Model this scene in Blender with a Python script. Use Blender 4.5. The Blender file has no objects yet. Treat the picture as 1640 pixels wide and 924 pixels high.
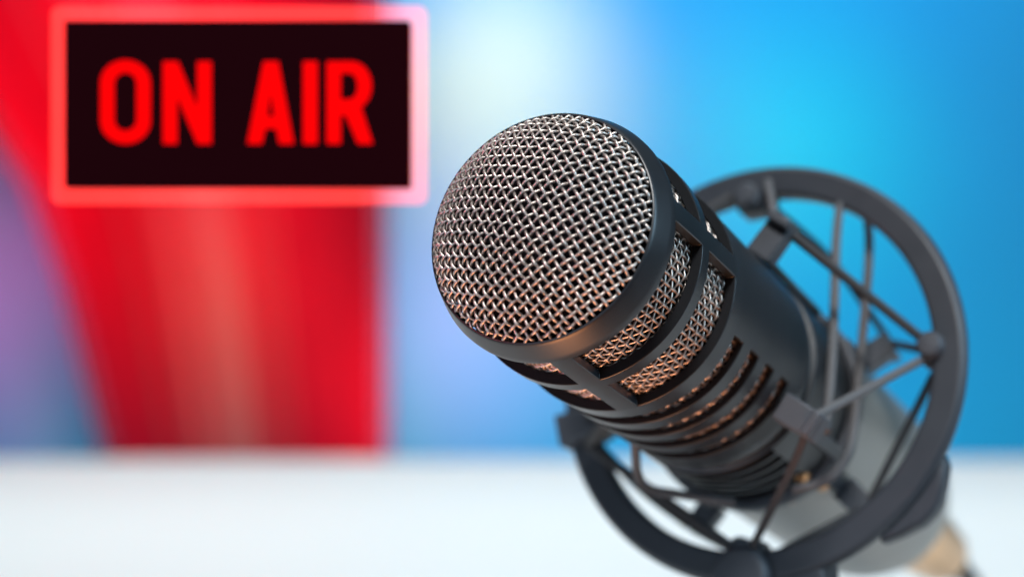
import bpy, bmesh, math, random
import numpy as np
from mathutils import Vector, Matrix

random.seed(4)
sc = bpy.context.scene
COL = sc.collection
R = math.radians
PI = math.pi

# ------------------------------------------------------------------ camera
H = 0.16                      # lens height above the table top (table top is z = 0)
cam_d = bpy.data.cameras.new('camera')
cam = bpy.data.objects.new('camera', cam_d)
COL.objects.link(cam)
cam.location = (0, 0, H)
cam.rotation_euler = (R(90), 0, 0)
cam_d.sensor_width = 36.0
F = 3000                      # focal length in photo pixels (photo 1640 wide)
cam_d.lens = 36.0 * F / 1640
cam_d.clip_start = 0.01
cam_d.clip_end = 50
cam_d.dof.use_dof = True
cam_d.dof.focus_distance = 0.386
cam_d.dof.aperture_fstop = 7.0
sc.camera = cam

# ------------------------------------------------------------------ world, exposure
w = bpy.data.worlds.new('World')
sc.world = w
w.use_nodes = True
w.node_tree.nodes['Background'].inputs[0].default_value = (0.55, 0.62, 0.75, 1)
w.node_tree.nodes['Background'].inputs[1].default_value = 0.06
sc.view_settings.view_transform = 'Standard'
sc.view_settings.look = 'None'
sc.view_settings.exposure = 0.0
sc.view_settings.gamma = 1.0
sc.render.film_transparent = False
sc.cycles.use_denoising = True
sc.cycles.max_bounces = 8
sc.cycles.transparent_max_bounces = 12
sc.cycles.sample_clamp_indirect = 4.0

# ------------------------------------------------------------------ lamps
def cw(x, y, z):
    """metres right / down / forward of the lens -> world"""
    return Vector((x, z, H - y))

def lamp(name, kind, pos, target, power, color, size=0.2, size_y=None, blend=1.0, cone=40, rad=0.05, spread=180):
    l = bpy.data.lights.new(name, kind)
    l.energy = power
    l.color = color
    if kind == 'AREA':
        l.shape = 'RECTANGLE'
        l.size = size
        l.size_y = size_y or size
        l.spread = R(spread)
    if kind == 'SPOT':
        l.spot_size = R(cone)
        l.spot_blend = blend
        l.shadow_soft_size = rad
    o = bpy.data.objects.new(name, l)
    COL.objects.link(o)
    o.location = pos
    o.rotation_euler = (Vector(target) - Vector(pos)).to_track_quat('-Z', 'Y').to_euler()
    return o

def at(px, py, d):
    """the point seen at a photo pixel, d metres in front of the lens"""
    return cw((px - 820) / F * d, (py - 462) / F * d, d)

MIC = cw(0.02, 0.0, 0.40)
lamp('key_softbox', 'AREA', cw(0.05, -0.62, -0.02), MIC, 6.6, (0.97, 0.97, 0.96), 0.17, 0.17)
lamp('right_softbox', 'AREA', cw(0.70, -0.34, 0.16), MIC, 4.0, (0.50, 0.78, 1.0), 0.22, 0.45)
lamp('left_fill', 'AREA', cw(-0.42, 0.02, -0.10), cw(0.02, 0.06, 0.45), 1.3, (0.62, 0.80, 1.0), 0.4, 0.4)
lamp('warm_low_lamp', 'SPOT', cw(0.010, 0.148, 0.350), cw(0.034, 0.030, 0.398), 1.3, (1.0, 0.38, 0.15), cone=66, blend=0.9, rad=0.04)
lamp('sign_glow_fill', 'SPOT', cw(-0.36, -0.03, 0.26), cw(-0.012, -0.012, 0.385), 3.2, (1.0, 0.16, 0.22), cone=11, blend=0.6, rad=0.05)  # added lamp, strengthens the sign's red glow on the grille
lamp('table_lamp', 'AREA', cw(0.0, -1.0, 1.25), cw(0.0, 0.16, 1.40), 9.0, (0.878, 0.982, 1.000), 1.8, 0.9, spread=100)
# the studio's coloured wall lights, plus an added fill at the left
WD = 3.6
lamp('blue_wash', 'AREA', at(700, -1000, 2.7), at(740, 250, WD), 18.1, (0.000, 0.374, 1.000), 2.3, 0.3, spread=130)
lamp('blue_wash_low', 'AREA', at(900, 1100, 2.7), at(900, 600, WD), 4.6, (0.000, 0.572, 1.000), 2.2, 0.3, spread=130)
lamp('pale_spot', 'SPOT', at(820, -700, 2.7), at(800, 120, WD), 195, (1.000, 0.27, 0.075), cone=27, rad=0.15)
lamp('lilac_spot', 'SPOT', at(860, -900, 1.9), at(900, 260, WD), 57.7, (1.000, 0.159, 0.026), cone=27, rad=0.2)
lamp('lilac_side_fill', 'SPOT', at(-500, 300, 2.7), at(20, 430, WD), 54, (1.000, 0.015, 0.16), cone=36, rad=0.2)  # added to lighten the wall left of the drape
lamp('cyan_spot', 'SPOT', at(1250, -600, 2.2), at(1270, 235, WD), 42.0, (0.02, 1.000, 0.42), cone=19, rad=0.2)
lamp('low_spot', 'SPOT', at(760, 900, 2.7), at(730, 520, WD), 59.8, (1.000, 0.243, 0.436), cone=34, rad=0.2)
lamp('red_spot', 'SPOT', at(150, -800, 2.2), at(210, 120, 3.25), 92.7, (1.000, 0.000, 0.146), cone=48, rad=0.15)
lamp('drape_spot', 'SPOT', at(420, -500, 2.0), at(400, 540, 3.25), 64.0, (1.000, 0.967, 0.667), cone=24, rad=0.15)

# ------------------------------------------------------------------ materials
def mat(name, color, rough=0.5, metal=0.0, spec=0.5, noise=None, bump=None, coat=0.0, sheen=0.0, emit=None):
    m = bpy.data.materials.new(name)
    m.use_nodes = True
    nt = m.node_tree
    b = nt.nodes['Principled BSDF']
    b.inputs['Base Color'].default_value = (*color, 1)
    b.inputs['Roughness'].default_value = rough
    b.inputs['Metallic'].default_value = metal
    b.inputs['Specular IOR Level'].default_value = spec
    b.inputs['Coat Weight'].default_value = coat
    b.inputs['Sheen Weight'].default_value = sheen
    if emit:
        b.inputs['Emission Color'].default_value = (*emit[0], 1)
        b.inputs['Emission Strength'].default_value = emit[1]
    tc = nt.nodes.new('ShaderNodeTexCoord')
    if noise:                 # (scale, amount): tone varies a little over the surface
        n = nt.nodes.new('ShaderNodeTexNoise')
        n.inputs['Scale'].default_value = noise[0]
        n.inputs['Detail'].default_value = 5
        nt.links.new(tc.outputs['Object'], n.inputs['Vector'])
        mx = nt.nodes.new('ShaderNodeMix')
        mx.data_type = 'RGBA'
        a = noise[1]
        mx.inputs['A'].default_value = (*[c * (1 - a) for c in color], 1)
        mx.inputs['B'].default_value = (*[min(1, c * (1 + a)) for c in color], 1)
        nt.links.new(n.outputs['Fac'], mx.inputs['Factor'])
        nt.links.new(mx.outputs['Result'], b.inputs['Base Color'])
        mr = nt.nodes.new('ShaderNodeMapRange')
        mr.inputs['To Min'].default_value = max(0.02, rough - 0.08)
        mr.inputs['To Max'].default_value = min(1, rough + 0.08)
        nt.links.new(n.outputs['Fac'], mr.inputs['Value'])
        nt.links.new(mr.outputs['Result'], b.inputs['Roughness'])
    if bump:                  # (scale, strength, distance): fine relief
        n2 = nt.nodes.new('ShaderNodeTexNoise')
        n2.inputs['Scale'].default_value = bump[0]
        n2.inputs['Detail'].default_value = 3
        nt.links.new(tc.outputs['Object'], n2.inputs['Vector'])
        bp = nt.nodes.new('ShaderNodeBump')
        bp.inputs['Strength'].default_value = bump[1]
        bp.inputs['Distance'].default_value = bump[2]
        nt.links.new(n2.outputs['Fac'], bp.inputs['Height'])
        nt.links.new(bp.outputs['Normal'], b.inputs['Normal'])
    return m

M = {}
M['housing'] = mat('satin_black_paint', (0.011, 0.014, 0.018), 0.36, 0.0, 0.5, (90, 0.25), (2600, 0.10, 0.00008))
M['inner'] = mat('opening_shade_black', (0.005, 0.006, 0.008), 0.7, 0.0, 0.2)  # shade on the opening walls, put into the colour
M['barrel'] = mat('dark_barrel_paint', (0.015, 0.018, 0.022), 0.38, 0.0, 0.5, (160, 0.15), (2400, 0.12, 0.00008))
M['tail'] = mat('grey_tail_paint', (0.24, 0.222, 0.20), 0.34, 0.3, 0.5, (140, 0.12), (2400, 0.12, 0.00008))
M['wire'] = mat('nickel_wire', (0.56, 0.495, 0.45), 0.40, 0.78, 0.5, (900, 0.16), (5200, 0.18, 0.00004))
M['foam'] = mat('black_foam', (0.006, 0.006, 0.008), 0.95, 0.0, 0.1, None, (1500, 0.6, 0.0004))
M['ring'] = mat('grained_black_plastic', (0.033, 0.038, 0.048), 0.46, 0.0, 0.5, (120, 0.12), (2800, 0.25, 0.0001))
M['hook'] = mat('charcoal_plastic', (0.058, 0.064, 0.077), 0.50, 0.0, 0.5, (200, 0.15), (3000, 0.35, 0.00012))
M['cord'] = mat('elastic_cord', (0.050, 0.048, 0.050), 0.75, 0.0, 0.3, (800, 0.2), (3000, 0.4, 0.00015))
M['cord_lit'] = mat('lit_elastic_cord', (0.11, 0.108, 0.112), 0.7, 0.0, 0.3, (800, 0.2), (3000, 0.4, 0.00015))  # same cord, lightened for the strands that catch light
M['screw_glint'] = mat('warm_glint_metal', (0.80, 0.42, 0.20), 0.28, 1.0)  # orange glint of warm light on the screws, put into their colour
M['plug'] = mat('warm_lit_nickel', (0.84, 0.52, 0.28), 0.36, 1.0, 0.5, (200, 0.1))  # warm light on the silver plug is put into its colour
M['rubber'] = mat('black_rubber', (0.02, 0.019, 0.019), 0.6)
M['table'] = mat('white_laminate', (0.80, 0.80, 0.79), 0.55, 0.0, 0.3, (3, 0.012))
M['steel'] = mat('white_steel', (0.6, 0.6, 0.6), 0.4)
M['drape_lit'] = mat('lit_red_velvet', (0.68, 0.095, 0.065), 0.9, 0.0, 0.04, (9, 0.10), (300, 0.3, 0.001))  # the red velvet's paler tone where the streak of light falls
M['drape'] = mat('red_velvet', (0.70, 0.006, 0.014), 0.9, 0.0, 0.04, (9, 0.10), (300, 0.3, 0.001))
M['nylon'] = mat('clear_nylon', (0.25, 0.05, 0.05), 0.4)
M['wall'] = mat('pale_blue_wall_paint', (0.22, 0.76, 0.80), 0.8, 0.0, 0.3, (3, 0.05))
M['floor'] = mat('grey_floor', (0.22, 0.22, 0.24), 0.6, 0.0, 0.4, (4, 0.1))
M['sign'] = mat('dark_sign_face', (0.004, 0.001, 0.0015), 0.8, 0.0, 0.0, None, None, 0.0, 0.0, ((1.0, 0.05, 0.18), 0.008))
M['letter'] = mat('lit_red_letter', (0.2, 0.0, 0.0), 0.7, 0.0, 0.02, None, None, 0.0, 0.0, ((1.0, 0.0, 0.001), 0.90))

def acrylic():
    m = bpy.data.materials.new('glowing_clear_acrylic')
    m.use_nodes = True
    nt = m.node_tree
    nt.nodes.clear()
    out = nt.nodes.new('ShaderNodeOutputMaterial')
    add = nt.nodes.new('ShaderNodeAddShader')
    tr = nt.nodes.new('ShaderNodeBsdfTransparent')
    tr.inputs[0].default_value = (0.97, 0.95, 0.96, 1)
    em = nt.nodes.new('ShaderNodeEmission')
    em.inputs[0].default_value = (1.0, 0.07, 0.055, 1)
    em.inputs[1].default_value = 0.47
    nt.links.new(tr.outputs[0], add.inputs[0])
    nt.links.new(em.outputs[0], add.inputs[1])
    nt.links.new(add.outputs[0], out.inputs['Surface'])
    return m
M['acrylic'] = acrylic()

# ------------------------------------------------------------------ mesh helpers
MM = 0.001

class MB:
    """collects shapes, then links them as ONE mesh object"""
    def __init__(self):
        self.v, self.f, self.n = [], [], 0
    def add(self, verts, faces):
        self.v.extend([tuple(p) for p in verts])
        k = self.n
        self.f.extend([tuple(i + k for i in q) for q in faces])
        self.n += len(verts)
    def box(self, c, ex, ey, ez, taper=1.0):
        """centre and three half-edge vectors; the +ez end scaled by taper"""
        c, ex, ey, ez = Vector(c), Vector(ex), Vector(ey), Vector(ez)
        vs = []
        for s in (-1, 1):
            t = taper if s > 0 else 1.0
            for a, b in ((-1, -1), (1, -1), (1, 1), (-1, 1)):
                vs.append(c + ex * a * t + ey * b * t + ez * s)
        self.add(vs, [(3, 2, 1, 0), (4, 5, 6, 7), (0, 1, 5, 4), (1, 2, 6, 5), (2, 3, 7, 6), (3, 0, 4, 7)])
    def tube(self, pts, r, n=8, cap=True):
        pts = [Vector(p) for p in pts]
        rs = r if isinstance(r, (list, tuple)) else [r] * len(pts)
        t0 = (pts[1] - pts[0]).normalized()
        up = t0.orthogonal().normalized()
        vs, fs = [], []
        for i, p in enumerate(pts):
            a = pts[max(0, i - 1)]
            b = pts[min(len(pts) - 1, i + 1)]
            t = (b - a).normalized()
            up = (up - t * up.dot(t)).normalized()
            s = t.cross(up)
            for k in range(n):
                q = 2 * PI * k / n
                vs.append(p + (up * math.cos(q) + s * math.sin(q)) * rs[i])
        for i in range(len(pts) - 1):
            for k in range(n):
                a, b = i * n + k, i * n + (k + 1) % n
                fs.append((a, b, b + n, a + n))
        if cap:
            fs.append(tuple(range(n - 1, -1, -1)))
            m = (len(pts) - 1) * n
            fs.append(tuple(range(m, m + n)))
        self.add(vs, fs)
    def lathe(self, prof, n=96, closed=False, origin=(0, 0, 0), axis=(0, 0, 1), ph0=0.0, ph1=2 * PI):
        """profile of (radius, height) turned about axis"""
        ax = Vector(axis).normalized()
        e1 = ax.orthogonal().normalized()
        e2 = ax.cross(e1)
        o = Vector(origin)
        full = abs(ph1 - ph0 - 2 * PI) < 1e-6
        cols = n if full else n + 1
        m = len(prof)
        vs, fs = [], []
        for j in range(cols):
            q = ph0 + (ph1 - ph0) * j / n
            d = e1 * math.cos(q) + e2 * math.sin(q)
            for (r, z) in prof:
                vs.append(o + d * r + ax * z)
        for j in range(n):
            a, b = j * m, ((j + 1) % cols) * m
            for i in range(m if closed else m - 1):
                i2 = (i + 1) % m
                fs.append((a + i, b + i, b + i2, a + i2))
        if not full and closed:
            fs.append(tuple(range(m)))
            fs.append(tuple(n * m + i for i in range(m - 1, -1, -1)))
        self.add(vs, fs)
    def prism(self, poly, o, ex, ey, ez, depth):
        o, ex, ey, ez = Vector(o), Vector(ex), Vector(ey), Vector(ez)
        n = len(poly)
        vs = [o + ex * x + ey * y for x, y in poly] + [o + ex * x + ey * y + ez * depth for x, y in poly]
        fs = [tuple(range(n - 1, -1, -1)), tuple(range(n, 2 * n))]
        fs += [(i, (i + 1) % n, n + (i + 1) % n, n + i) for i in range(n)]
        self.add(vs, fs)
    def build(self, name, m, parent=None, bevel=0.0, smooth=40, seg=2, scale=MM, kind=None, fix=True):
        me = bpy.data.meshes.new(name)
        me.from_pydata([(x * scale, y * scale, z * scale) for x, y, z in self.v], [], self.f)
        if fix:
            bm = bmesh.new()
            bm.from_mesh(me)
            bmesh.ops.remove_doubles(bm, verts=bm.verts, dist=1e-7)
            bmesh.ops.recalc_face_normals(bm, faces=bm.faces)
            bm.to_mesh(me)
            bm.free()
        me.materials.append(m)
        if smooth:
            me.polygons.foreach_set('use_smooth', [True] * len(me.polygons))
            if smooth < 179:
                me.set_sharp_from_angle(angle=R(smooth))
        o = bpy.data.objects.new(name, me)
        COL.objects.link(o)
        if parent is not None:
            o.parent = parent
        if bevel:
            b = o.modifiers.new('bevel', 'BEVEL')
            b.width = bevel * scale
            b.segments = seg
            b.limit_method = 'ANGLE'
            b.angle_limit = R(40)
            b.harden_normals = False
        if kind:
            o['kind'] = kind
        return o

def thing(name, label, cat, mtx=None, group=None):
    o = bpy.data.objects.new(name, None)
    COL.objects.link(o)
    if mtx is not None:
        o.matrix_world = mtx
    o.empty_display_size = 0.02
    return tag(o, label, cat, group)

def tag(o, label, cat, group=None):
    o['label'] = label
    o['category'] = cat
    if group:
        o['group'] = group
    return o

def spline(pts, n=10):
    """Catmull-Rom through the points"""
    P = [Vector(p) for p in pts]
    P = [P[0] * 2 - P[1]] + P + [P[-1] * 2 - P[-2]]
    out = []
    for i in range(1, len(P) - 2):
        p0, p1, p2, p3 = P[i - 1:i + 3]
        for k in range(n):
            t = k / n
            out.append(0.5 * ((2 * p1) + (p2 - p0) * t + (2 * p0 - 5 * p1 + 4 * p2 - p3) * t * t
                              + (3 * p1 - p0 - 3 * p2 + p3) * t ** 3))
    out.append(P[-2])
    return out

# ------------------------------------------------------------------ the setting
floor_mb = MB()
floor_mb.add([(-4, -1.5, -0.74), (4, -1.5, -0.74), (4, 3.4, -0.74), (-4, 3.4, -0.74)], [(0, 1, 2, 3)])
fl = floor_mb.build('floor', M['floor'], scale=1, smooth=0)
fl['kind'] = 'structure'

WY = WD
wall_mb = MB()
wall_mb.box((0, WY + 0.1, 0.53), (4, 0, 0), (0, 0.08, 0), (0, 0, 1.268))
wl = wall_mb.build('wall', M['wall'], scale=1, smooth=0)
wl['kind'] = 'structure'

# red drape gathered towards its foot, one broad middle fold standing forward
DY = 3.25
def dx(px):
    return (px - 820) / F * DY
def dz(py):
    return H - (py - 462) / F * DY
mb = MB()
ys = [-320, -150, 0, 90, 170, 240, 300, 380, 460, 540, 620, 700, 780, 900, 1000, 1120]
def left_edge(y):
    return float(np.interp(y, [-320, 0, 170, 300, 450, 700, 1120], [-300, -150, -45, 42, 95, 158, 230]))
NX = 200
for side in (0, 1):
    for y in ys:
        for i in range(NX + 1):
            s = i / NX
            px = left_edge(y) + (622 - left_edge(y)) * s
            fold = 0.040 * math.exp(-((s - 0.47) / 0.15) ** 2) + 0.006 * math.cos(2 * PI * 3.1 * s + 0.6) + 0.003 * math.cos(2 * PI * 11 * s + y * 0.002)
            mb.v.append((dx(px), DY - fold + 0.006 * side, dz(y)))
W_ = NX + 1
L_ = len(ys)
for side in (0, 1):
    k = side * W_ * L_
    for j in range(L_ - 1):
        for i in range(NX):
            q = (k + j * W_ + i, k + j * W_ + i + 1, k + (j + 1) * W_ + i + 1, k + (j + 1) * W_ + i)
            mb.f.append(q if side else q[::-1])
for j in range(L_ - 1):
    for i in (0, NX):
        a, b = j * W_ + i, (j + 1) * W_ + i
        mb.f.append((a, b, b + W_ * L_, a + W_ * L_))
# the cloth thins out to a sheer voile border at both edges
def voile():
    m = M['drape'].copy()
    m.name = 'sheer_red_voile'
    nt = m.node_tree
    b = nt.nodes['Principled BSDF']
    b.inputs['Alpha'].default_value = 0.55
    return m
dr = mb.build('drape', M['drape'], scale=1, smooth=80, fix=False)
dr.data.materials.append(M['drape_lit'])
dr.data.materials.append(voile())          # streak of light painted as scattered coral columns
light_streak = [random.random() < 0.72 * math.exp(-(((i + 0.5) / NX - 0.46) / 0.135) ** 2) for i in range(NX)]
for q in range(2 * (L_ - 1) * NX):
    if light_streak[q % NX]:
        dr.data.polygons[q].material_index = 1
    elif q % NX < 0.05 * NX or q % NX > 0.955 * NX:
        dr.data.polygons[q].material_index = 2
tag(dr, 'red fabric drape with a painted streak of light along its middle fold behind the lit sign', 'drape')

# table
tb = thing('table', 'long white table with a smooth glossy top under the microphone', 'table', Matrix.Translation((0, 1.058, 0)))
t = MB()
t.box((0, 0, -0.015), (1.5, 0, 0), (0, 0.70, 0), (0, 0, 0.015))
t.build('tabletop', M['table'], tb, scale=1, bevel=0.002, smooth=30)
for sx in (-1, 1):
    for sy in (-1, 1):
        l = MB()
        l.box((1.42 * sx, 0.62 * sy, -0.385), (0.025, 0, 0), (0, 0.025, 0), (0, 0, 0.354))
        l.build('leg', M['steel'], tb, scale=1, bevel=0.003, smooth=30)

# ------------------------------------------------------------------ ON AIR sign
SY = 0.495
k = SY / F * 1000          # mm per photo pixel at the sign
sign_c = cw((380 - 820) * k * MM, (167 - 462) * k * MM, SY)
sg = thing('on_air_sign', 'small lit red ON AIR sign in a glowing clear frame', 'sign',
           Matrix.Translation(sign_c) @ Matrix.Rotation(R(90), 4, 'X'))
# sign frame: x right, y up, z towards the lens (mm)
def rrect(x0, x1, y0, y1, r, n=6):
    pts = []
    for cx, cy, a0 in ((x1 - r, y1 - r, 0), (x0 + r, y1 - r, 90), (x0 + r, y0 + r, 180), (x1 - r, y0 + r, 270)):
        for i in range(n + 1):
            a = R(a0 + 90 * i / n)
            pts.append((cx + r * math.cos(a), cy + r * math.sin(a)))
    return pts
hw, hh = 277 * k, 133.5 * k
b = MB()
b.prism(rrect(-hw, hw, -hh, hh, 0.5, 3), (0, 0, -9), (1, 0, 0), (0, 1, 0), (0, 0, 1), 9)
b.build('panel', M['sign'], sg, bevel=0.3, smooth=40)
def strip(outer, inner, z, mbx):
    n = len(outer)
    vs = [(x, y, z[0]) for x, y in outer] + [(x, y, z[0]) for x, y in inner] + \
         [(x, y, z[1]) for x, y in outer] + [(x, y, z[1]) for x, y in inner]
    fs = []
    for i in range(n):
        j = (i + 1) % n
        fs += [(i, j, n + j, n + i), (2 * n + i, 3 * n + i, 3 * n + j, 2 * n + j),
               (i, 2 * n + i, 2 * n + j, j), (n + i, n + j, 3 * n + j, 3 * n + i)]
    mbx.add(vs, fs)
fr = MB()
g = 26 * k
strip(rrect(-hw - g, hw + g, -hh - g, hh + g, 2.4, 8), rrect(-hw - 0.05, hw + 0.05, -hh - 0.05, hh + 0.05, 0.5, 8), (-5, -3), fr)
fr.build('frame', M['acrylic'], sg, smooth=40)

# letters, laid out in the enlarged-crop grid (2.412 px per photo pixel, origin at photo x = 40)
def lp(x, y):
    return ((x / 2.412 + 40 - 380) * k, -(y / 2.412 - 167) * k)
def letter(shapes, holes=()):
    """filled outline with holes -> triangulated and given depth"""
    bm = bmesh.new()
    es = []
    for loop in list(shapes) + list(holes):
        vs = [bm.verts.new((*lp(x, y), 0.25)) for x, y in loop]
        es += [bm.edges.new((vs[i], vs[(i + 1) % len(vs)])) for i in range(len(vs))]
    bmesh.ops.triangle_fill(bm, use_beauty=True, edges=es)
    for f_ in bm.faces:
        if f_.normal.z < 0:
            f_.normal_flip()
    r = bmesh.ops.extrude_face_region(bm, geom=bm.faces[:])
    for v_ in [e for e in r['geom'] if isinstance(e, bmesh.types.BMVert)]:
        v_.co.z = 0.6
    bmesh.ops.recalc_face_normals(bm, faces=bm.faces)
    for v_ in bm.verts:
        v_.co *= MM
    me = bpy.data.meshes.new('letter')
    bm.to_mesh(me)
    bm.free()
    me.materials.append(M['letter'])
    o = bpy.data.objects.new('letter', me)
    COL.objects.link(o)
    o.parent = sg
    return o
def arc(cx, cy, rx, ry, a0, a1, n=12):
    return [(cx + rx * math.cos(R(a0 + (a1 - a0) * i / n)), cy + ry * math.sin(R(a0 + (a1 - a0) * i / n))) for i in range(n + 1)]
def stadium(x0, x1, y0, y1, ry):
    cx, rx = (x0 + x1) / 2, (x1 - x0) / 2
    return arc(cx, y0 + ry, rx, ry, 180, 360) + arc(cx, y1 - ry, rx, ry, 0, 180)
letter([stadium(293, 486, 234, 557, 88)], [stadium(346, 433, 282, 507, 43)])
letter([[(535, 240), (592, 240), (667, 420), (667, 240), (721, 240), (721, 557), (667, 557), (589, 374), (589, 557), (535, 557)]])
letter([[(923, 240), (979, 240), (1039, 557), (983, 557), (972, 498), (929, 498), (916, 557), (860, 557)]],
       [[(950, 356), (964, 451), (937, 451)]])
letter([[(1076, 240), (1130, 240), (1130, 557), (1076, 557)]])
letter([[(1167, 240), (1262, 240)] + arc(1262, 333, 77, 93, -90, 62, 14)[1:] + [(1344, 557), (1287, 557), (1240, 447), (1220, 447), (1220, 557), (1167, 557)]],
       [[(1220, 284), (1254, 284)] + arc(1254, 335, 32, 51, -90, 90, 8)[1:-1] + [(1254, 386), (1220, 386)]])
for sx in (-1, 1):
    c_ = MB()
    c_.tube([(sx * hw * 0.8, hh - 2, -7.5), (sx * hw * 0.8, hh + 60, -7.5), (sx * hw * 0.8, hh + 500, -7.5)], 0.12, 8)
    c_.build('hanging_thread', M['nylon'], sg)

# ------------------------------------------------------------------ microphone
# local frame: z runs from the grille to the tail, y towards the underside
cA = Vector((0.44722886, 0.32814060, 0.83205174))
cU = Vector((0.88082393, 0.0, -0.47344398))
cV = Vector((-0.15535619, 0.94462889, -0.28903410))
def c2w(v):
    return Vector((v[0], v[2], -v[1]))
rot = Matrix((c2w(cU), c2w(cV), c2w(cA))).transposed().to_4x4()
MICM = Matrix.Translation(cw(0.005677, -0.012602, 0.382991)) @ rot

mic = thing('microphone', 'black studio microphone with a domed silver woven wire grille, held in the shock mount', 'microphone', MICM)

def interp(xs, ys_):
    return lambda z: float(np.interp(z, xs, ys_))

def shell(zs, ph, hole, r_out, r_in):
    """tube wall on a z / angle grid with openings left out, their reveals closed"""
    mbx = MB()
    nz, npn = len(zs), len(ph)
    for layer in (r_out, r_in):
        for z in zs:
            r = layer(z)
            for q in ph:
                mbx.v.append((r * math.cos(q), r * math.sin(q), z))
    I = lambda l, i, j: l * nz * npn + i * npn + (j % npn)
    sol = [[not hole(0.5 * (zs[i] + zs[i + 1]), 0.5 * (ph[j] + (ph[(j + 1) % npn] + (2 * PI if j == npn - 1 else 0))))
            for j in range(npn)] for i in range(nz - 1)]
    S = lambda i, j: 0 <= i < nz - 1 and sol[i][j % npn]
    F = mbx.f
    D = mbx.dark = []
    for i in range(nz - 1):
        for j in range(npn):
            if not sol[i][j]:
                continue
            F.append((I(0, i, j), I(0, i, j + 1), I(0, i + 1, j + 1), I(0, i + 1, j)))
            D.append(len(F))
            F.append((I(1, i, j + 1), I(1, i, j), I(1, i + 1, j), I(1, i + 1, j + 1)))
            if not S(i - 1, j):
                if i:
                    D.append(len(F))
                F.append((I(0, i, j + 1), I(0, i, j), I(1, i, j), I(1, i, j + 1)))
            if not S(i + 1, j):
                F.append((I(0, i + 1, j), I(0, i + 1, j + 1), I(1, i + 1, j + 1), I(1, i + 1, j)))
            if not S(i, j - 1):
                F.append((I(0, i, j), I(0, i + 1, j), I(1, i + 1, j), I(1, i, j)))
            if not S(i, j + 1):
                F.append((I(0, i + 1, j + 1), I(0, i, j + 1), I(1, i, j + 1), I(1, i + 1, j + 1)))
    # drop the grid corners no face uses
    used = sorted({i for q in F for i in q})
    mp = {o: n for n, o in enumerate(used)}
    mbx.v = [mbx.v[i] for i in used]
    mbx.f = [tuple(mp[i] for i in q) for q in F]
    return mbx

def grid(vals, lo, hi, step):
    vals = sorted(set(v for v in vals if lo <= v <= hi) | {lo, hi})
    out = []
    for a, b in zip(vals[:-1], vals[1:]):
        n = max(1, int(round((b - a) / step)))
        out += [a + (b - a) * i / n for i in range(n)]
    return out + [hi]

ST = [77.5 + 90 * i for i in range(4)]              # the four struts
SW = 5.2                                          # half a strut, degrees
WIN = [(6.9, 20.8), (24.8, 40.6)]
SLOT = [(47.2, 52.8), (57.7, 63.2), (68.1, 73.4), (78.7, 83.8)]
SLOTPH = [(16.5, 139), (195.5, 305)]
wins = []
for s in ST:
    for z0, z1 in WIN:
        wins.append((z0, z1, s + SW, s + 90 - SW))
for z0, z1 in SLOT:
    for p0, p1 in SLOTPH:
        wins.append((z0, z1, p0, p1))
def hole(z, q):
    d = math.degrees(q) % 360
    for z0, z1, p0, p1 in wins:
        if z0 < z < z1 and (p0 < d < p1 or p0 < d + 360 < p1):
            return True
    return False
pv = {0.0, 360.0}
for _, _, p0, p1 in wins:
    pv |= {p0 % 360, p1 % 360}
phs = [R(q) for q in grid(pv, 0.0, 360.0, 2.6)[:-1]]
zv = [0, 0.4, 0.9, 4.6, 5.6, 41.6, 43.6, 93, 95] + [x for q in WIN + SLOT for x in q]
zs = grid(zv, 0, 95, 3.0)
ro = interp([0, 0.4, 0.9, 4.6, 5.6, 20, 41.6, 43.6, 70, 93, 95], [25.2, 25.45, 25.65, 26.85, 27.15, 27.5, 27.45, 27.2, 27.0, 26.9, 26.5])
ri = interp([0, 3, 6, 41.6, 44, 95], [24.75, 24.9, 25.1, 25.1, 25.45, 25.45])
def shade_openings(mbx, name, m, bev):
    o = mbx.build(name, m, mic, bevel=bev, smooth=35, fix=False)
    o.data.materials.append(M['inner'])            # shade painted near-black inside the openings
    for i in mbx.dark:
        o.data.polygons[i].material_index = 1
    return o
shade_openings(shell(zs, phs, hole, ro, ri), 'housing', M['housing'], 0.22)

# woven wire: domed front grille
HD, RD, PW = 9.6, 24.55, 2.3
def dome_z(r):
    return 0.6 - HD * max(0.0, 1 - (min(r, RD) / RD) ** PW) ** 0.72
# lattice radius -> radius on the dome: partly follows the surface, as pressed cloth does
rr_ = np.linspace(0, RD - 0.02, 1500)
zz_ = np.array([dome_z(r) for r in rr_])
slope = np.gradient(zz_, rr_)
ss_ = np.concatenate([[0], np.cumsum(0.5 * (((1 + slope[1:] ** 2) ** 0.42) + ((1 + slope[:-1] ** 2) ** 0.42)) * np.diff(rr_))])
SMAX = float(ss_[-1])
def dome_pt(x, y, off):
    s = math.hypot(x, y)
    r = float(np.interp(s, ss_, rr_))
    z = dome_z(r)
    sl = float(np.interp(s, ss_, slope))
    d = (x / s, y / s) if s > 1e-9 else (1.0, 0.0)
    nr = math.sqrt(1 + sl * sl)
    return ((r + off * sl / nr) * d[0], (r + off * sl / nr) * d[1], z - off / nr)
PITCH, WR, AMP = 1.80, 0.31, 0.32
angA = R(-36.5)
eA = (math.cos(angA), math.sin(angA))
eB = (math.cos(angA + R(89)), math.sin(angA + R(89)))
SH = (0.62, 0.35)                                  # where a crossing falls
g_ = MB()
N = int(SMAX / PITCH) + 2
lat = [{i: random.uniform(-0.07, 0.07) for i in range(-N, N + 1)} for _ in (0, 1)]   # each wire a little off its place
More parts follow.
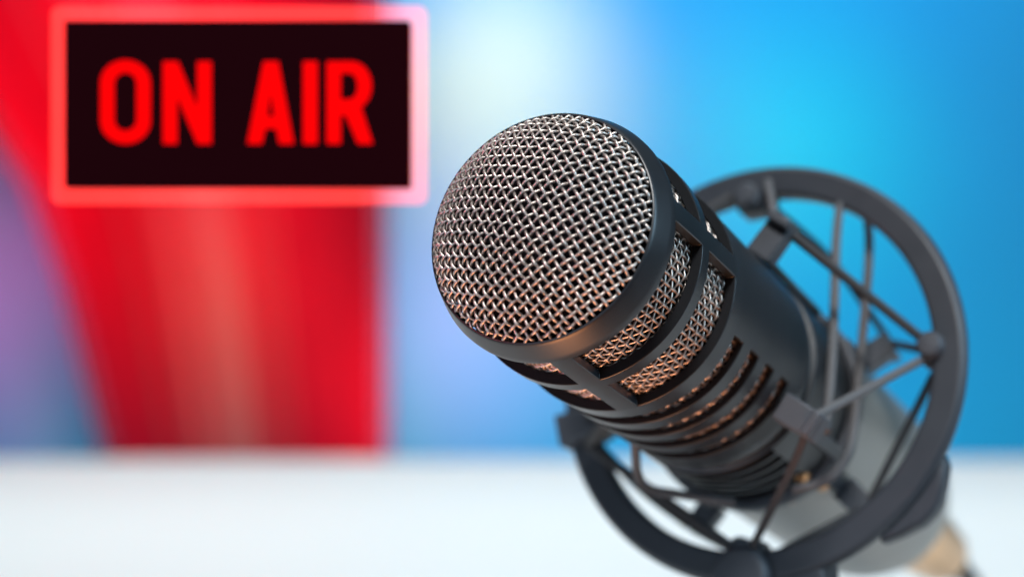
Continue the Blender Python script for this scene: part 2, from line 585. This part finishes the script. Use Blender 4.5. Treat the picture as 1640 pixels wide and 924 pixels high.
for fam in (0, 1):
    for i in range(-N, N + 1):
        runs, cur = [], []
        for tt in range(-N * 6, N * 6 + 1):
            q = tt / 6.0
            la, lb = (q, i) if fam == 0 else (i, q)
            la2, lb2 = la * PITCH + SH[0], lb * PITCH + SH[1]
            x = eA[0] * la2 + eB[0] * lb2
            y = eA[1] * la2 + eB[1] * lb2
            if math.hypot(x, y) > SMAX - 0.05:
                if len(cur) > 3:
                    runs.append(cur)
                cur = []
                continue
            wv = math.cos(PI * (q + i)) * (1 if fam == 1 else -1)
            wv = math.copysign(abs(wv) ** 0.8, wv)
            wob = lat[fam][i] + 0.05 * math.sin(q * 0.42 + i * 2.3) + 0.03 * math.sin(q * 1.7 + i * 1.3)
            e_ = eB if fam == 0 else eA
            cur.append(dome_pt(x + wob * e_[0], y + wob * e_[1], AMP * wv + 0.025 * math.sin(i * 3.1 + q)))
        if len(cur) > 3:
            runs.append(cur)
        for c in runs:
            g_.tube(c, WR, 7, True)
g_.build('grille', M['wire'], mic, smooth=180, kind='stuff', fix=False)

# woven wire sleeve behind the side openings
sl_ = MB()
RMF = interp([0, 41.5, 44.5, 95], [24.4, 24.4, 24.75, 24.75])
NC = 82
Z0, Z1, ZP = 5.4, 90.0, 1.85
nr_ = int((Z1 - Z0) / ZP)
for j in range(nr_ + 1):
    z = Z0 + j * ZP
    RM = RMF(z)
    vs, fs = [], []
    K, n = NC * 8, 6
    for t_ in range(K):
        q = 2 * PI * t_ / K
        off = 0.29 * math.cos(PI * (t_ / 8.0 + j))
        for m_ in range(n):
            a = 2 * PI * m_ / n
            r = RM + off + 0.29 * math.cos(a)
            vs.append((r * math.cos(q), r * math.sin(q), z + 0.29 * math.sin(a) + 0.04 * math.sin(q * 5 + j)))
    for t_ in range(K):
        for m_ in range(n):
            a, b = t_ * n + m_, t_ * n + (m_ + 1) % n
            c, d = ((t_ + 1) % K) * n + (m_ + 1) % n, ((t_ + 1) % K) * n + m_
            fs.append((a, b, c, d))
    sl_.add(vs, fs)
for i in range(NC):
    q = 2 * PI * i / NC
    pts = []
    for t_ in range(nr_ * 8 + 1):
        off = -0.20 * math.cos(PI * (t_ / 8.0 + i))
        RM = RMF(Z0 + t_ * ZP / 8)
        pts.append(((RM + off) * math.cos(q), (RM + off) * math.sin(q), Z0 + t_ * ZP / 8))
    sl_.tube(pts, 0.29, 6, False)
sl_.build('side_mesh', M['wire'], mic, smooth=180, kind='stuff', fix=False)

# black foam core filling the head under the cloth
fo = MB()
prof = []
for i in range(40):
    r = (RD - 1.4) * i / 39.0
    prof.append((max(r, 0.001), 0.9 - (HD - 1.2) * max(0, 1 - (r / (RD - 1.4)) ** PW) ** 0.72))
prof += [(23.0, 2.5), (23.0, 94), (0.001, 94)]
fo.lathe(prof, 96)
fo.build('foam_core', M['foam'], mic, smooth=60)

# barrel: finned on its underside
FIN = [(98.2 + 5.4 * i, 101.9 + 5.4 * i) for i in range(5)]
def hole2(z, q):
    d = math.degrees(q) % 360
    return any(a < z < b for a, b in FIN) and 48 < d < 170
zs2 = grid([95, 97.6, 97.9, 126] + [x for q in FIN for x in q], 95, 126, 3)
ph2 = [R(q) for q in grid({0.0, 360.0, 48.0, 170.0}, 0.0, 360.0, 3.0)[:-1]]
ro2 = interp([95, 97.6, 97.9, 126], [25.7, 25.7, 27.0, 26.8])
ri2 = interp([95, 126], [22.8, 22.8])
shade_openings(shell(zs2, ph2, hole2, ro2, ri2), 'barrel', M['barrel'], 0.3)
core = MB()
core.lathe([(0.001, 94.2), (23.1, 94.2), (23.1, 126), (0.001, 126)], 72)
core.build('barrel_core', M['foam'], mic)
tl = MB()
tl.lathe([(0.001, 125.6), (25.8, 125.6), (25.8, 127.8), (26.8, 128.4), (26.9, 131), (26.8, 212), (26.2, 228), (23.5, 239),
          (19.0, 245), (13.5, 248), (12.8, 257), (10.8, 257.5), (10.8, 250), (0.001, 250)], 96)
tl.build('tail', M['tail'], mic, bevel=0.4, smooth=30)
for z, dgr in ((133.7, 65.5), (137.4, 46.1), (124.6, 50.0)):
    s = MB()
    d = Vector((math.cos(R(dgr)), math.sin(R(dgr)), 0))
    s.lathe([(0.001, 1.2), (1.3, 1.0), (1.9, 0.5), (2.0, -0.6), (0.001, -0.6)], 20, origin=d * 26.6 + Vector((0, 0, z)), axis=d)
    s.build('screw', M['screw_glint'], mic)

# ------------------------------------------------------------------ plug and cable
pl = thing('cable_plug', 'silver cable plug, warm light in its colour, with black strain relief in the microphone tail', 'plug', MICM)
s = MB()
s.lathe([(0.001, 250.4), (10.4, 250.4), (10.4, 262), (9.9, 262.4), (9.9, 266), (11.6, 266.5), (11.6, 298), (10.9, 300), (10.2, 316), (7.4, 323), (0.001, 323)], 48)
s.build('shell', M['plug'], pl, bevel=0.2, smooth=35)
s = MB()
pf = [(0.001, 322.5)]
for i in range(7):
    r = 6.6 - i * 0.45
    pf += [(r, 323 + i * 4), (r, 325.6 + i * 4), (r - 0.9, 325.9 + i * 4), (r - 0.9, 326.8 + i * 4)]
pf += [(0.001, 351)]
s.lathe(pf, 36)
s.build('strain_relief', M['rubber'], pl, smooth=35)
down = MICM.to_3x3().inverted() @ Vector((0, 0, -1))
back = MICM.to_3x3().inverted() @ Vector((0.45, 0.9, 0)).normalized()
p0 = Vector((0, 0, 350))
h0 = (MICM @ (p0 * MM)).z / MM
path = [p0, p0 + Vector((0, 0, 14)), p0 + Vector((0, 0, 26)) + down * 8,
        p0 + Vector((0, 0, 36)) + down * 30, p0 + Vector((0, 0, 40)) + down * (h0 * 0.72)]
endp = MICM @ (path[-1] * MM)
loc_inv = MICM.inverted()
for dx_, dy_, zz in ((0.012, 0.012, 0.012), (0.05, 0.05, 0.0032), (0.16, 0.14, 0.0032), (0.34, 0.16, 0.0032), (0.6, 0.05, 0.0032)):
    path.append((loc_inv @ Vector((endp.x + dx_, endp.y + dy_, zz))) / MM)
cb = MB()
cb.tube(spline(path, 10), 3.1, 14)
cbo = cb.build('cable', M['rubber'])
cbo.matrix_world = MICM
tag(cbo, 'black cable curving down from the plug to the table', 'cable')

# ------------------------------------------------------------------ shock mount
sm = thing('shock_mount', 'black shock mount ring with elastic cords around the microphone body', 'shock mount', MICM)
rC = Vector((1.75, -6.88, 120.8))
rA = Vector((0.0519, -0.0363, 0.998)).normalized()
rX = (Vector((1, 0, 0)) - rA * rA.x).normalized()
rY = rA.cross(rX)
def rp(r, deg, z=0.0):
    return rC + (rX * math.cos(R(deg)) + rY * math.sin(R(deg))) * r + rA * z
RO, RI = 56.0, 47.6
o_ = MB()
o_.lathe([(RI, 0.8), (RI + 0.8, 0), (RO - 1.4, 0), (RO - 0.3, 1.1), (RO, 2.4), (RO - 1.0, 5.4), (RO - 2.2, 7), (RI + 1.5, 7), (RI + 0.3, 6)], 160, True, rC, rA)
o_.build('outer_ring', M['ring'], sm, bevel=0.35, smooth=40)

# lugs on the ring's inside that carry the cords
LUG = {'r': -7, 'b': 87, 'l': 163, 't': -98}
for d in LUG.values():
    l = MB()
    er = (rX * math.cos(R(d)) + rY * math.sin(R(d)))
    et = rA.cross(er)
    l.box(rp(46.6, d, 5.5), et * 5.2, rA * 5.2, -er * 2.6, 0.72)
    lo = l.build('lug', M['ring'], sm, bevel=0.9, seg=3, smooth=40)
    n_ = MB()
    n_.lathe([(0.001, -2.2), (2.6, -2.0), (3.4, -1.0), (3.4, 1.0), (2.2, 1.6), (2.2, 3.4), (0.001, 3.4)], 28, origin=rp(47.6, d, -1.0), axis=rA)
    n_.build('pin', M['hook'], lo, smooth=40)

lb = MB()
e1 = rX * math.cos(R(160)) + rY * math.sin(R(160))
lb.box(rp(50.6, 160, -2.0), rA.cross(e1) * 4.6, rA * 3.4, -e1 * 5.6, 0.8)
lb.build('lug', M['hook'], sm, bevel=0.8, seg=3)

# cradle ring round the barrel with eight hooked arms
cr = MB()
cr.lathe([(26.9, 126), (28.6, 126), (29.0, 126.5), (29.0, 130.5), (28.6, 131), (26.9, 131)], 120, True)
cr.build('cradle_ring', M['hook'], sm, bevel=0.3)
def hook(deg, z, zring, rtop):
    e = Vector((math.cos(R(deg)), math.sin(R(deg)), 0))
    tn = Vector((-math.sin(R(deg)), math.cos(R(deg)), 0))
    za = Vector((0, 0, 1))
    h = MB()
    h.box(e * 28.6 + za * (z + zring) / 2, tn * 1.9, e * 0.9, za * abs(z - zring) / 2)
    h.build('arm', M['ring'], sm, bevel=0.4)
    h = MB()
    sgn = 1 if zring > z else -1
    h.box(e * ((27.8 + rtop) / 2) + za * z, tn * 3.5, za * 2.6, e * ((rtop - 27.8) / 2), 0.94)
    h.box(e * (rtop - 1.3) + za * (z - sgn * 3.6), tn * 3.2, e * 1.2, za * 1.4)
    h.build('hook', M['hook'], sm, bevel=0.55, seg=3)
for dgr, z in ((28.2, 85), (-59.0, 85), (208, 85)):
    hook(dgr, z, 126, 39.2)
for dgr, z in ((40, 145), (-36, 146), (120, 145), (208, 145)):
    hook(dgr, z, 131, 37.0)

def cord(pts, r=1.05, m='cord', curved=False):
    mbx = MB()
    P = spline(pts, 8) if curved else [Vector(pts[0]).lerp(Vector(pts[1]), i / 6) for i in range(7)]
    mbx.tube(P, r, 10)
    return mbx.build('cord', M[m], sm)
cord([(19.4, -31.6, 83.6), (46.8, -14.2, 119.2)], 1.25)
cord([(47.3, -9.9, 119.2), (32.2, 15.4, 85.2)], 1.15, 'cord_lit')
cord([(30.9, 19.0, 85.5), (25.4, 25.0, 94), (8.2, 39.6, 119.4)], 1.05, 'cord', True)
cord([(17.5, -32.7, 84.2), (1.1, -57.0, 117.0)], 1.1, 'cord_lit')
cord([(-40.4, 16.3, 116.5), (2.5, 40.3, 119.4)], 1.3)
cord([(-2.2, -55.4, 130), (12.8, -43.3, 139), (28.6, -23.2, 146.5)], 1.0, 'cord', True)
cord([(29.4, -22.2, 146.5), (45.3, -15.2, 131)], 1.1)
cord([(-42.2, 14.0, 128), (-30.4, 24.0, 134), (-19.6, 31.0, 143.5)], 1.2, 'cord', True)
cord([(-18.6, 31.6, 143.5), (1.0, 40.0, 130)], 1.2)
cord([(28.0, 23.0, 144), (9.5, 40.0, 130)], 1.1)
cord([(28.6, 22.2, 144), (46.6, -9.0, 130)], 1.1)
cord([(-42.0, 9.0, 119), (-32.9, -16.9, 86)], 1.15)
cord([(-33.2, -18.4, 86), (-9.5, -53.5, 118)], 1.15)
# long wire loops of the cradle, bent over the ring
wire_a = [(31.8, 15.7, 96), (29.2, -0.3, 103), (26.1, -18.3, 109), (22.6, -37.1, 115), (21.2, -47.4, 118), (21.0, -51.8, 119.6),
          (22.6, -54.0, 122), (25.0, -52.6, 124.6), (26.5, -47.5, 127), (27.6, -37.1, 127), (28.6, -22.0, 125), (30.2, -5.8, 121),
          (31.3, 9.6, 118), (31.4, 16.5, 115.4), (29.0, 21.9, 113.6), (24.6, 25.0, 112.6), (19.6, 26.6, 112)]
wire_b = [(-10.5, 23.2, 82), (-16.4, 26.9, 98), (-17.4, 28.3, 103), (-16.8, 29.3, 106), (-14.6, 29.8, 107.6), (4.0, 30.2, 114)]
for wpts in (spline(wire_a, 8), [Vector(p) for p in wire_b]):
    mbx = MB()
    mbx.tube(wpts, 1.2, 10)
    mbx.build('wire_loop', M['cord_lit'], sm)
cord([(-39.5, 15.4, 117), (-22.5, 15.6, 92)], 1.9)

# mounting ear on the ring's outside and the foot block under it
ear = MB()
ear.prism([(rp(r, d) - rC).dot(rX) * Vector((1, 0)) + (rp(r, d) - rC).dot(rY) * Vector((0, 1)) for r, d in
           ((54.5, 21), (56.8, 23.5), (58.8, 28), (60.4, 32), (60.9, 35), (60.6, 38.5), (58.6, 44), (56.6, 49.5), (53, 45), (52, 35), (53, 26))],
          rC + rA * 2.6, rX, rY, rA, 6.0)
ear.build('mounting_ear', M['ring'], sm, bevel=1.4, seg=3)
er = (rX * math.cos(R(75)) + rY * math.sin(R(75)))
et = rA.cross(er)
fb = MB()
fb.box(rp(57.5, 75, 7), et * 10.5, rA * 6.4, er * 6.5, 0.86)
fb.build('foot_block', M['ring'], sm, bevel=1.2, seg=3)
kn = MB()
kn.lathe([(0.001, -4.2), (6.5, -4.0), (7.6, -2.8), (7.6, 1.5), (0.001, 1.5)], 40, origin=rp(54.5, 86, -0.5), axis=rA)
kn.build('clamp_knob', M['hook'], sm, bevel=0.4)

# desk stand below the frame carries the mount
foot = MICM @ (rp(63.5, 75, 7) * MM)
st = thing('desk_stand', 'black desk stand post rising under the shock mount ring', 'stand', Matrix.Translation((foot.x, foot.y, 0)))
s = MB()
s.lathe([(0.001, 0.2), (58, 0.2), (60, 2), (59, 8), (12, 13), (9, 16), (0.001, 16)], 72)
s.build('base', M['ring'], st, smooth=40)
s = MB()
hz = foot.z / MM
s.tube([(0, 0, 14), (0, 0, hz - 10), (0, 0, hz - 0.5)], [6, 6, 8], 28)
s.build('post', M['ring'], st)
